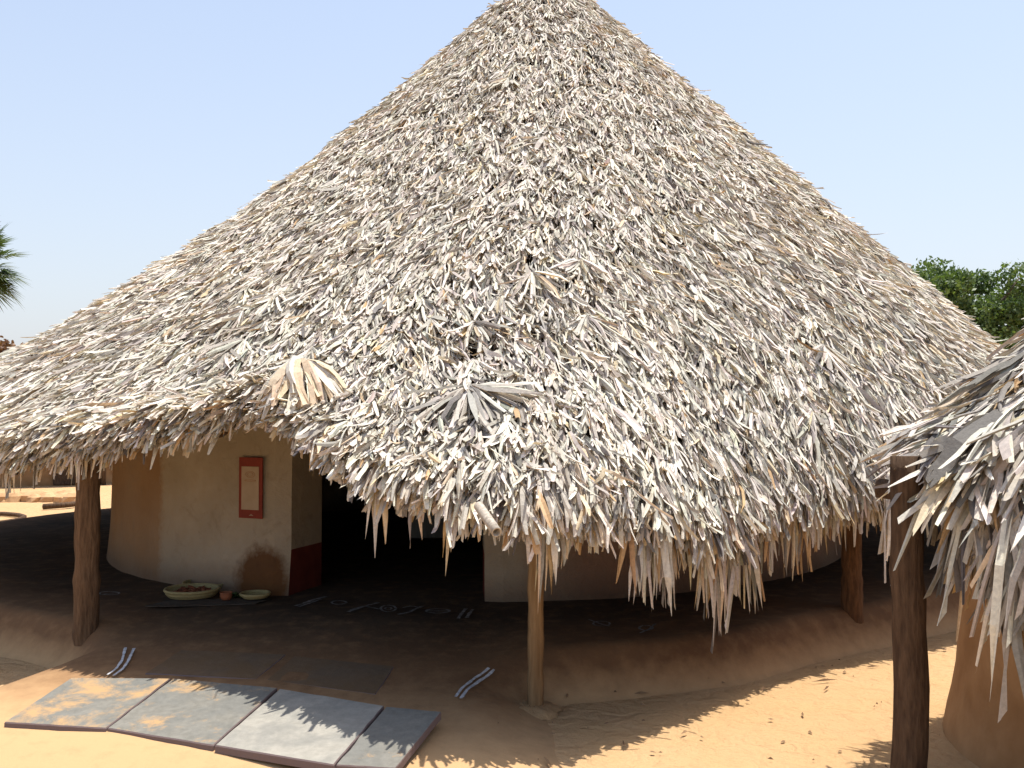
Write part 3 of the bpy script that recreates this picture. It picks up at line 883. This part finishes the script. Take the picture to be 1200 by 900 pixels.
# slabs further up the ramp, trodden into the mud
inner = [([(170, 790), (300, 797), (335, 768), (212, 763)], 'dusty stone slab sunk in the shaded ramp behind the left half of the entrance row'),
         ([(312, 798), (440, 815), (462, 782), (345, 770)], 'dusty stone slab sunk in the shaded ramp behind the cleanest slab')]
for k, (cs, lab) in enumerate(inner):
    q = []
    for p in cs:
        x, y = gpf(*p); q.append((x, y, float(floor_xy(x, y)) + 0.006))
    quad_slab(q, 0.05, slab_mat('dusty_slate_%s' % 'ab'[k], k + 7, 0.7, ((0.14, 0.09, 0.054), (0.18, 0.118, 0.07)), (0.15, 0.095, 0.052), (0.10, 0.085, 0.066)), lab, 70 + k)

# ------------------------------------------------------------------ poster on the wall
M_POSTER = simple("red_poster_paper", (0.17, 0.028, 0.018), (0.23, 0.038, 0.024), 14, 0.7, 0.1, 0.002)
M_PAPER = simple("tan_poster_paper", (0.36, 0.28, 0.195), (0.43, 0.34, 0.25), 10, 0.75, 0.1, 0.002)
M_INK = simple("faded_ink", (0.36, 0.20, 0.11), (0.42, 0.24, 0.14), 30, 0.8, 0.1, 0.001)
def build_poster():
    azc = -30.0
    # wall direction at the poster: found from the ray through its middle
    best = min(np.arange(-60, -19, 0.05), key=lambda a: abs((pol(a, WR, 1)[0]) / (pol(a, WR, 1)[1]) - (297 - 600) / 1166.7))
    azc = float(best)
    p = pol(azc, WR + 0.021, 0)
    d = p[1]
    ztop = 1.6 - (536 - 480) / 1166.7 * d; zbot = 1.6 - (607 - 480) / 1166.7 * d
    w = 31 / 1166.7 * d / math.cos(math.radians(azc)) * 1.0
    t = empty('wall_poster', (p[0], p[1], zbot), 'tall red bordered poster with tan middle on the mud wall', 'poster', rz=R(azc))
    h = ztop - zbot
    V, F4, F3 = box_arrays((-w / 2, -0.004, 0), (w / 2, 0.004, h), 0.001)
    MB().add(V, F4, F3).build('border', M_POSTER, t)
    V, F4, F3 = box_arrays((-w * .38, -0.007, h * .14), (w * .36, -0.0045, h * .85), 0.0005)
    MB().add(V, F4, F3).build('picture', M_PAPER, t)
    m = MB()
    for k, (rx, rz_, cz) in enumerate(((.16, .05, .72), (.10, .03, .72), (.20, .012, .62))):
        c = [(w * rx * 1.2 * math.cos(a), -0.0085, h * cz + h * rz_ * math.sin(a)) for a in np.linspace(0, 6.283, 20)]
        m.tube(c, 0.0016, 5, False)
    m.build('drawing', M_INK, t)
    m = MB()
    for k in range(3):
        V, F4, F3 = box_arrays((-w * .05 + .01 * k, -0.0065, h * .045 + .006 * k), (w * .12 - .008 * k, -0.0045, h * .052 + .006 * k), 0.0003)
        m.add(V, F4, F3)
    m.build('caption_marks', M_PAPER, t)
    # two nail holes in the plaster by the door corner
    return d
build_poster()

# ------------------------------------------------------------------ things lying on the verandah floor
def lathe(m, prof, n=28, wob=0.0, seed=0):
    r_ = np.random.default_rng(seed)
    a = np.linspace(0, 2 * np.pi, n, endpoint=False)
    V = np.concatenate([np.column_stack([r * np.cos(a) * (1 + wob * np.sin(2 * a + seed)), r * np.sin(a) * (1 + wob * np.cos(3 * a)), np.full(n, z)]) for r, z in prof])
    return m.add(V, grid_faces(len(prof), n, True))
M_BASKET = simple("pale_woven_cane", (0.27, 0.22, 0.10), (0.40, 0.34, 0.17), 40, 0.7, 0.6, 0.006, (1, 1, 4))
M_CHILI = simple("dried_red_brown_pods", (0.13, 0.04, 0.02), (0.26, 0.09, 0.04), 20, 0.6, 0.3, 0.01)
M_CLAY = simple("red_clay", (0.22, 0.075, 0.035), (0.32, 0.12, 0.06), 12, 0.8, 0.3, 0.006)
M_GREEN = simple("green_leaves_cut", (0.05, 0.085, 0.025), (0.10, 0.15, 0.045), 12, 0.7, 0.3, 0.006)
M_CLOTH = simple("faded_grey_sack", (0.055, 0.045, 0.036), (0.10, 0.084, 0.068), 30, 0.9, 0.5, 0.004)
def floor_thing(name, px, py, label, cat, group=None, dz=0.0):
    x, y = gpf(px, py)
    return empty(name, (x, y, float(floor_xy(x, y)) + dz), label, cat, group)
def basket(px, py, rad, h, label, fill, seed, dz=0.0):
    t = floor_thing('basket', px, py, label, 'basket', 'shallow baskets on the verandah floor', dz)
    m = MB()
    lathe(m, [(rad * .05, 0.004), (rad * .86, 0.004), (rad * .97, h * .5), (rad, h), (rad * .955, h), (rad * .91, h * .5), (rad * .80, 0.014), (rad * .05, 0.014)], 30, .015, seed)
    m.build('bowl', M_BASKET, t, smooth=False)
    m = MB()
    m.tube([(rad * 1.0 * math.cos(a), rad * 1.0 * math.sin(a), h) for a in np.linspace(0, 6.2832, 41)], 0.011, 6, False)
    m.build('rim', M_BASKET, t, smooth=True)
    if fill is not None:
        r_ = np.random.default_rng(seed)
        m = MB()
        for k in range(70):
            rr, a = rad * .74 * math.sqrt(r_.uniform()), r_.uniform(0, 6.28)
            c = np.array([rr * math.cos(a), rr * math.sin(a), 0.02 + h * .5 * r_.uniform(0.3, 1)])
            v = r_.normal(size=3) * [1, 1, .25]; v /= np.linalg.norm(v)
            m.tube([c - v * .035, c, c + v * .035], [.004, .011, .003], 6)
        m.build('contents', fill, t, smooth=True)
    return t
cl = floor_thing('floor_cloth', 246, 708, 'flat faded grey sacking spread under the baskets', 'cloth')
def build_cloth():
    n = 16
    u, v = np.meshgrid(np.linspace(-.36, .36, n), np.linspace(-.11, .11, n), indexing='ij')
    z = 0.016 + 0.006 * vnoise(u * 9, v * 9, 4)
    x = u + 0.03 * np.sin(v * 12); y = v + .05 * np.sin(u * 5)
    V = np.stack([x, y, z], -1).reshape(-1, 3)
    F = grid_faces(n, n)
    Vb = V - [0, 0, .006]
    b_ = np.concatenate([np.arange(n), np.arange(1, n) * n + n - 1, (n * n - 2) - np.arange(n - 1), (np.arange(n - 2, 0, -1)) * n])
    b2 = np.roll(b_, -1); k = n * n
    side = np.stack([b_, b2, b2 + k, b_ + k], -1)
    m = MB().add(np.concatenate([V, Vb]), np.concatenate([F, F[:, ::-1] + k, side]))
    m.build('sacking', M_CLOTH, cl, smooth=True)
build_cloth()
basket(225, 702, 0.185, 0.052, 'large round cream basket full of dried red brown pods', M_CHILI, 1, .02)
basket(243, 690, 0.175, 0.048, 'empty cream basket just behind the one of red pods', None, 2)
basket(299, 704, 0.10, 0.03, 'small shallow cream basket nearest the door corner', None, 3, .02)
t = floor_thing('clay_cup', 265, 706, 'small red clay cup between the two front baskets', 'cup', dz=.02)
m = MB(); lathe(m, [(.005, 0), (.03, 0), (.043, .025), (.041, .045), (.046, .052), (.041, .052), (.036, .042), (.037, .025), (.026, .008), (.005, .008)], 20)
m.build('cup_body', M_CLAY, t, smooth=True)
m = MB(); lathe(m, [(.001, .039), (.035, .039)], 20); m.build('cup_filling', M_BASKET, t)
t = floor_thing('leaf_heap', 278, 700, 'little heap of cut green leaves beside the clay cup', 'leaves', dz=.0)
m = MB(); r_ = np.random.default_rng(9)
for k in range(70):
    c = np.array([r_.uniform(-.06, .06), r_.uniform(-.04, .04), .008 + abs(r_.normal()) * .008]); a = r_.uniform(0, 6.28)
    d = np.array([math.cos(a), math.sin(a), r_.normal() * .3]) * .03; s_ = np.array([-math.sin(a), math.cos(a), .2]) * .011
    m.add([c - d, c + s_, c + d, c - s_], [[0, 1, 2, 3]])
m.build('leaf_pile', M_GREEN, t)

# ------------------------------------------------------------------ small hut on the right
SC = (3.40, 4.60)
s_hut = empty('thatched_hut', (0, 0, 0), 'small mud hut at the right edge with a low shaggy palm leaf roof', 'hut')
def az_of(dx, dy): return math.degrees(math.atan2(dx, -dy))
S_rim = table([(-180, 1.1), (-150, 1.05), (-126, 1.08), (-106, 1.3), (-90, 1.56), (-80, 1.64), (-70, 1.72), (-57, 1.76), (-40, 1.78), (0, 1.8), (90, 1.6), (130, 1.3), (179, 1.1)], 8)
S_z = table([(-180, 1.45), (-110, 1.46), (-75, 1.44), (-62, 1.28), (-45, 1.12), (-25, 1.06), (0, 1.05), (90, 1.25), (179, 1.45)], 4)
small_roof = Roof(SC, (0, 0), 2.72, S_rim, S_rim, S_z, 1.36, 0.1, 5, 0.025, .1)
M_MUDWALL = simple("ochre_mud_wall", (0.27, 0.145, 0.062), (0.40, 0.235, 0.112), 3.5, 0.92, 0.6, 0.03)
def build_small_wall():
    az = np.linspace(-180, 180, 96, endpoint=False); zs = np.linspace(-0.05, 1.75, 16)
    zz, aa = np.meshgrid(zs, az, indexing='ij')
    r = 1.20 + 0.12 * np.exp(-np.clip(zz, 0, 9) / 0.42) + 0.02 * vnoise(np.radians(aa) * 3, zz * 3, 91)
    a = np.radians(aa)
    V = np.stack([SC[0] + np.sin(a) * r, SC[1] - np.cos(a) * r, zz], -1).reshape(-1, 3)
    np_obj('wall', V, grid_faces(16, 96, True), M_MUDWALL, s_hut, smooth=True)
build_small_wall()
def build_small_roof():
    bag = Bag()
    na, nt_ = 140, 24
    az = np.linspace(-180, 180, na, endpoint=False); ts = np.linspace(0, .96, nt_)
    tt, aa = np.meshgrid(ts, az, indexing='ij')
    top = small_roof.P(aa, tt) - np.array([0, 0, 0.06]); bot = small_roof.P(aa, tt) - np.array([0, 0, 0.12])
    V = np.concatenate([top.reshape(-1, 3), bot.reshape(-1, 3)]); k = na * nt_
    j = np.arange(na); e = (nt_ - 1) * na
    Fb = np.concatenate([grid_faces(nt_, na, True), grid_faces(nt_, na, True)[:, ::-1] + k, np.stack([e + j, e + (j + 1) % na, k + e + (j + 1) % na, k + e + j], -1)])
    WS = [12, 22, 28, 18, 11, 5, 4]
    az, t = sample_area(small_roof, 420, -180, 180, 0.05, .97)
    t = np.where((az < -84) | (az > 120), t * .84, t)
    fan(small_roof, bag, az, t, 15, .7, 0.40, 0.030, WS, 0, .07, .05, rollj=.7)
    m = 5200
    az, t = sample_area(small_roof, m, -150, 60, 0.05, .98)
    t = np.where(az < -84, t * .92, t)
    p, d, n, side = small_roof.frame(az, t)
    D = rot_in_plane(d, side, 0.35 * vnoise(p[:, 0] * 2, p[:, 1] * 2, 3) + rng.normal(size=m) * .3)
    bag.add(*strips(p + n * rng.uniform(.01, .08, m)[:, None], D, n, rng.uniform(.15, .4, m), rng.uniform(.012, .036, m), rng.normal(size=m) * .10 + .04, -.04 + rng.normal(size=m) * .1,
                    rng.normal(size=m) * .15, rng.normal(size=m) * .6, rng.normal(size=m) * .5 + .2, rng.uniform(.05, .7, m), tints(m, WS)))
    def eave(m, a0, a1, L0, L1, g0, g1, W0, W1, w, sd=.3, t0=.93, t1=1.0, dn=0.0):
        az = rng.uniform(a0, a1, m)
        p, d, n, side = small_roof.frame(az, rng.uniform(t0, t1, m))
        D = rot_in_plane(d, side, .35 * vnoise(az * .25, az * 0, 6) + rng.normal(size=m) * sd)
        bag.add(*strips(p + n * rng.uniform(-.06, .05, m)[:, None] - np.array([0, 0, dn]), D, n, rng.uniform(L0, L1, m), rng.uniform(W0, W1, m), rng.normal(size=m) * .07, -.05 + rng.normal(size=m) * .08,
                        rng.normal(size=m) * .15, rng.normal(size=m) * .7, rng.normal(size=m) * .5 + .2, rng.uniform(.05, .6, m), tints(m, w), grav=rng.uniform(g0, g1, m)))
    eave(1700, -61, 40, .18, .42, .3, 1.0, .014, .036, WS)
    eave(200, -61, 40, .3, .5, .7, 1.3, .008, .02, [8, 14, 14, 10, 6, 24, 22], .35, dn=.03)
    eave(330, -180, -76, .10, .22, .05, .5, .016, .034, WS)
    # drooping bunches, each a torn fan leaf with a direction of its own
    for k in range(120):
        a0 = rng.uniform(-74, 0); q = int(rng.integers(8, 18))
        p, d, n, side = small_roof.frame(a0 + rng.normal(size=q) * 1.2, np.full(q, rng.uniform(.80, 1.0)))
        D = rot_in_plane(d, side, rng.normal() * .25 + np.linspace(-.4, .4, q) + rng.normal(size=q) * .05)
        Lq = rng.uniform(.30, .52)
        bag.add(*strips(p + n * (rng.uniform(-.03, .06) + rng.normal(size=q) * .012)[:, None], D, n, Lq * (1 + .15 * rng.normal(size=q)), rng.uniform(.018, .046, q), rng.normal(size=q) * .05 + .03,
                        -.1 + rng.normal(size=q) * .06, rng.normal(size=q) * .15, rng.normal(size=q) * .6, rng.normal(size=q) * .6 + .3,
                        np.where(rng.uniform(0, 1, q) < .5, .08, .6), np.clip(tints(q, [14, 24, 28, 16, 8, 5, 3], .07) * rng.uniform(.75, 1.1), .03, .8), grav=np.full(q, rng.uniform(.35, 1.0))))
    eave(70, -92, -78, .2, .34, .9, 1.5, .02, .045, [20, 26, 20, 8, 4, 10, 4], .2, .95, 1.0, .03)
    eave(500, 40, 180, .25, .5, .2, .8, .02, .04, WS)
    V2, F2, T2 = bag.out()
    return np_obj('roof', np.concatenate([V, V2]), np.concatenate([Fb, F2 + len(V)]), None, s_hut,
                  tint=np.concatenate([np.full((len(V), 3), .08), T2]), mats=[M_THATCH, M_THATCH_BASE],
                  midx=np.concatenate([np.ones(len(Fb)), np.zeros(len(F2))]))
s_roof = build_small_roof()
for az, t, n_bl, sp, L, W in ((-58, .80, 22, .75, .50, .046), (-46, .74, 22, .8, .5, .05), (-34, .86, 20, .7, .46, .05), (-50, .93, 18, .6, .44, .048), (-66, .86, 20, .7, .42, .044), (-24, .78, 20, .7, .5, .05)):
    one_leaf('palm_leaf', small_roof, s_roof, az, t, n_bl, sp, L, W, [22, 28, 26, 14, 6, 0, 0], .09)
# corner post in front, its tie beam
pp = np.array([1.60, 4.07, 0.0])
MB().tube(crooked(pp + [0, 0, -.1], pp + [.01, 0, 1.41], 14, .006, 61), np.linspace(.066, .056, 14), 12, seed=61, rough=.07).build('post', M_WOOD, s_hut, smooth=True)
for k, a in enumerate((70, 150, 0)):
    q = np.array([SC[0] + 1.75 * math.sin(R(a)), SC[1] - 1.75 * math.cos(R(a)), 0.0])
    MB().tube(crooked(q + [0, 0, -.1], q + [0, 0, 1.2], 8, .006, 62 + k), np.linspace(.075, .06, 8), 10, seed=62 + k, rough=.07).build('post', M_WOOD, s_hut, smooth=True)
MB().tube(crooked(pp + [-.05, .16, 1.27], np.array([SC[0] + 0.1, SC[1] - 1.7, 1.04]), 8, .01, 77), np.linspace(.045, .04, 8), 9, seed=9, rough=.06).build('tie_beam', M_WOOD, s_hut, smooth=True)
# ------------------------------------------------------------------ trees
def leaf_mat(name, c1, c2, c3):
    m, nt, b = nmat(name)
    v = objco(nt)
    n = noise(nt, v, 1.2, 4, .6); n2 = noise(nt, v, 14, 2, .6)
    c = ramp(nt, mth(nt, 'ADD', mth(nt, 'MULTIPLY', n, .6), mth(nt, 'MULTIPLY', n2, .4)), [(.36, c1), (.52, c2), (.66, c3)])
    nt.links.new(c, b.inputs['Base Color'])
    b.inputs['Roughness'].default_value = .55
    tr = N(nt, 'ShaderNodeBsdfTranslucent')
    nt.links.new(mix(nt, 1.0, c, (1.2, 1.25, .6), 'MULTIPLY'), tr.inputs[0])
    ms = N(nt, 'ShaderNodeMixShader'); ms.inputs[0].default_value = .32
    nt.links.new(b.outputs[0], ms.inputs[1]); nt.links.new(tr.outputs[0], ms.inputs[2])
    nt.links.new(ms.outputs[0], nt.nodes['Material Output'].inputs[0])
    return m
M_LEAF = leaf_mat("broad_green_leaves", (0.045, 0.08, 0.022), (0.09, 0.145, 0.042), (0.155, 0.21, 0.075))
M_LEAF2 = leaf_mat("bright_green_leaves", (0.055, 0.095, 0.026), (0.105, 0.16, 0.045), (0.175, 0.23, 0.085))
M_DRY = leaf_mat("rust_brown_dry_leaves", (0.11, 0.05, 0.025), (0.20, 0.10, 0.045), (0.30, 0.17, 0.08))
M_PALM = leaf_mat("palm_fronds_green", (0.035, 0.065, 0.02), (0.065, 0.105, 0.03), (0.12, 0.16, 0.06))
M_BARK = simple("grey_brown_bark", (0.09, 0.07, 0.05), (0.18, 0.145, 0.11), 10, .9, .6, .02, (3, 3, 1))

def leafy_tree(x, y, h, crown_r, crown_h, seed, mat, label, n_leaf=9000, leaf=.13, group=None, cat='tree'):
    r_ = np.random.default_rng(seed)
    t = empty('broadleaf_tree' if cat == 'tree' else 'dry_shrub', (x, y, 0), label, cat, group)
    zc = h - crown_h / 2
    m = MB()
    m.tube(crooked(np.array([0, 0, -.1]), np.array([.2, 0, zc - crown_h * .15]), 8, .08, seed), np.linspace(.22, .13, 8) * h / 6, 9, seed=seed, rough=.06)
    cl = []
    for k in range(34):
        d = r_.normal(size=3); d /= np.linalg.norm(d)
        q = np.array([d[0] * crown_r, d[1] * crown_r, d[2] * crown_h / 2]) * r_.uniform(.45, .88)
        cl.append((q + [0, 0, zc], r_.uniform(.22, .42) * crown_r))
    for k in range(12):
        e = cl[k][0]
        m.tube([np.array([.15, 0, zc - crown_h * .25]), (np.array([.15, 0, zc - crown_h * .2]) + e) / 2 + r_.normal(size=3) * .15, e], np.array([.09, .055, .02]) * h / 6, 6, seed=k)
    m.build('trunk', M_BARK, t, smooth=True)
    per = n_leaf // len(cl)
    C, Rr = np.repeat(np.array([c[0] for c in cl]), per, 0), np.repeat(np.array([c[1] for c in cl]), per)
    n = len(C)
    d = r_.normal(size=(n, 3)); d /= np.linalg.norm(d, axis=1)[:, None]
    P = C + d * (Rr * r_.uniform(.2, 1.0, n) ** .5 * (1 + .12 * r_.normal(size=n)))[:, None] * [1, 1, .75]
    a = r_.normal(size=(n, 3)) + d * .5 - [0, 0, .5]; a /= np.linalg.norm(a, axis=1)[:, None]
    b = np.cross(a, r_.normal(size=(n, 3))); b /= np.linalg.norm(b, axis=1)[:, None]
    L = leaf * r_.uniform(.6, 1.3, n)[:, None]
    V = np.stack([P - a * L * .5, P + b * L * .28, P + a * L * .5, P - b * L * .28], 1).reshape(-1, 3)
    np_obj('crown', V, np.arange(n * 4).reshape(-1, 4), mat, t)
    return t
leafy_tree(12.5, 27.5, 6.25, 1.95, 3.7, 5, M_LEAF, 'round dark green tree rising right behind the right slope of the big roof', 21000, .135, 'green trees behind the huts')
leafy_tree(15.8, 28.0, 5.55, 2.4, 4.1, 6, M_LEAF2, 'lighter green tree cut by the right edge above the small hut', 24000, .135, 'green trees behind the huts')
leafy_tree(-13.9, 26.2, 3.6, 1.05, 1.9, 8, M_DRY, 'rust brown dry bush at the left edge just above the eave line', 5000, .13, None, 'shrub')

def palm(x, y, h, seed, label):
    r_ = np.random.default_rng(seed)
    t = empty('palm_tree', (x, y, 0), label, 'palm tree')
    m = MB()
    path = crooked(np.array([0, 0, -.1]), np.array([0, 0, h]), 14, .03, seed)
    m.tube(path, np.linspace(.28, .2, 14), 10, seed=seed, rough=.05)
    m.build('trunk', M_BARK, t, smooth=True)
    V, F = [], []; n = 0
    top = np.array([0, 0, h])
    for k in range(70):
        el = R(r_.uniform(-50, 80)); a = r_.uniform(0, 6.283)
        d = np.array([math.cos(el) * math.cos(a), math.cos(el) * math.sin(a), math.sin(el)])
        side = np.cross(d, [0, 0, 1]); side /= np.linalg.norm(side)
        up = np.cross(side, d)
        hub = top + d * r_.uniform(.55, .85)
        # stalk
        V.append(np.stack([top - side * .025, top + side * .025, hub + side * .018, hub - side * .018])); F.append([[n, n + 1, n + 2, n + 3]]); n += 4
        for j, ph in enumerate(np.linspace(-1.9, 1.9, 25)):
            bd = d * math.cos(ph) + side * math.sin(ph) + up * (.25 * abs(math.sin(ph)) + r_.normal() * .05)
            L = .85 * (1 - .12 * abs(ph)) * r_.uniform(.85, 1.1)
            w = np.cross(bd, up); w = w / (np.linalg.norm(w) + 1e-6) * .028
            m0, e = hub + bd * L * .55, hub + bd * L - np.array([0, 0, .12 * L])
            V.append(np.stack([hub - w * .3, m0 - w, e, m0 + w])); F.append([[n, n + 1, n + 2, n + 3]]); n += 4
    np_obj('fronds', np.concatenate(V), np.concatenate(F), M_PALM, t)
    return t
palm(-14.65, 27.0, 5.55, 4, 'fan palm with spiky green fronds at the left edge of the sky')

# ------------------------------------------------------------------ far yard seen under the left eave
def far_hut():
    t = empty('far_hut', (-10.4, 23.0, 0), 'distant low mud hut glimpsed under the left eave of the big roof', 'hut')
    az = np.linspace(0, 2 * np.pi, 60, endpoint=False); zs = np.array([-.05, .3, .8, 1.5])
    zz, aa = np.meshgrid(zs, az, indexing='ij')
    V = np.stack([1.9 * np.cos(aa), 1.9 * np.sin(aa), zz], -1).reshape(-1, 3)
    np_obj('wall', V, grid_faces(4, 60, True), M_MUDWALL, t, smooth=True)
    V, F4, F3 = box_arrays((-.38, -.05, 0), (.38, .05, 1.25), .01)
    MB().add(xf(V, (1.0, -1.66, 0), R(31)), F4, F3).build('door', M_WOOD, t)
    zs = [(0.02, 2.75), (1.0, 2.1), (2.0, 1.45), (2.6, 1.02), (2.55, .92), (1.9, 1.3), (.05, 2.5)]
    m = MB(); lathe(m, zs, 60, .02, 3); m.build('roof', M_THATCH_BASE, t)
    for a in np.linspace(0, 6.28, 9)[:-1]:
        MB().tube([(2.35 * math.cos(a), 2.35 * math.sin(a), -.05), (2.35 * math.cos(a), 2.35 * math.sin(a), 1.2)], .06, 8).build('post', M_WOOD, t, smooth=True)
far_hut()
def stick(name, pts, r, label, cat, mat, group=None):
    o = MB().tube(pts, r, 7, seed=len(pts), rough=.08).build(name, mat, None, smooth=True)
    return prop(o, label, cat, group)
c = gp(-5, 607, .02)
stick('bent_branch', [(*gp(-40, 612, .03), .03), (*gp(0, 612.5, .03), .03), (*gp(16, 610, .03), .03), (*gp(27, 607, .03), .03), (*gp(29, 605.5, .04), .04), (*gp(22, 603.5, .03), .03), (*gp(5, 602, .03), .03), (*gp(-30, 602, .03), .03)],
      .035, 'bent dark branch lying on the sunlit sand under the left eave', 'branch', M_WOOD)
stick('fallen_pole', [(*gp(50, 594, .04), .04), (*gp(75, 592, .05), .05), (*gp(110, 588, .05), .05)], .045, 'straight dark pole lying on far sand left of the verandah post', 'pole', M_WOOD)
def rubble():
    t = empty('earth_heap', (*gp(50, 586, 0), 0), 'low orange heap of earth clods in the far yard under the left eave', 'heap')
    r_ = np.random.default_rng(3); m = MB()
    for k in range(40):
        c = np.array([r_.uniform(-.7, .7), r_.uniform(-.3, .3), 0]); s_ = r_.uniform(.10, .19)
        a = np.linspace(0, 6.283, 8, endpoint=False)
        V = [c + [math.cos(q) * s_ * r_.uniform(.8, 1.2) * f, math.sin(q) * s_ * r_.uniform(.8, 1.2) * f, z] for f, z in ((1, -.02), (.9, s_ * .5), (.4, s_ * .85)) for q in a]
        V.append(c + [0, 0, s_ * .9])
        m.add(V, grid_faces(3, 8, True), [[16 + j, 16 + (j + 1) % 8, 24] for j in range(8)])
    m.build('clods', simple("heaped_earth", (.40, .235, .115), (.52, .33, .175), 5, .95, .6, .03), t)
rubble()

# ------------------------------------------------------------------ litter on the sand: stuff
def litter():
    r_ = np.random.default_rng(17)
    n = 620
    x = r_.uniform(-5, 5, n); y = r_.uniform(3.2, 9, n)
    a, r = hut_azr(x, y)
    k = (r > 5.0) & ~((x < -.2) & (r < 6.7)); x, y = x[k], y[k]; n = len(x)
    z = floor_xy(x, y) + .004
    an = r_.uniform(0, 6.28, n); L = r_.uniform(.004, .02, n); W = L * r_.uniform(.2, .7, n)
    d = np.stack([np.cos(an), np.sin(an), 0 * an], -1); s_ = np.stack([-np.sin(an), np.cos(an), 0 * an], -1)
    P = np.stack([x, y, z], -1)
    up = np.array([0, 0, 1.0]) * r_.uniform(.004, .012, n)[:, None]
    V = np.stack([P - d * L[:, None], P + s_ * W[:, None], P + d * L[:, None], P - s_ * W[:, None], P + up], 1).reshape(-1, 3)
    b = np.arange(n)[:, None] * 5
    F3 = np.concatenate([b + np.array([[i, (i + 1) % 4, 4]]) for i in range(4)])
    m2 = 90
    x = r_.uniform(-3.2, 3.6, m2); y = r_.uniform(3.6, 7.5, m2)
    a, r = hut_azr(x, y); k = (r > 5.2) & ~((x < .1) & (r < 6.75)) & (np.hypot(x - 3.4, y - 4.6) > 1.5); x, y = x[k], y[k]; m2 = len(x)
    z = floor_xy(x, y) + .006; an = r_.uniform(0, 6.28, m2); L2 = r_.uniform(.03, .10, m2); W2 = r_.uniform(.004, .010, m2)
    d = np.stack([np.cos(an), np.sin(an), 0 * an], -1); s_ = np.stack([-np.sin(an), np.cos(an), 0 * an], -1); P = np.stack([x, y, z], -1)
    V2 = np.stack([P - d * L2[:, None], P + s_ * W2[:, None], P + d * L2[:, None], P - s_ * W2[:, None], P + np.array([0, 0, .012])], 1).reshape(-1, 3)
    b2 = len(V) + np.arange(m2)[:, None] * 5
    F3 = np.concatenate([F3] + [b2 + np.array([[i, (i + 1) % 4, 4]]) for i in range(4)])
    V = np.concatenate([V, V2])
    o = np_obj('leaf_litter', V, None, simple("litter_brown", (.12, .07, .04), (.34, .22, .12), 3, .9, .2, .004), None, F3=F3)
    prop(o, 'small dry leaf crumbs and pebbles scattered on the sand', 'litter', kind='stuff')
litter()
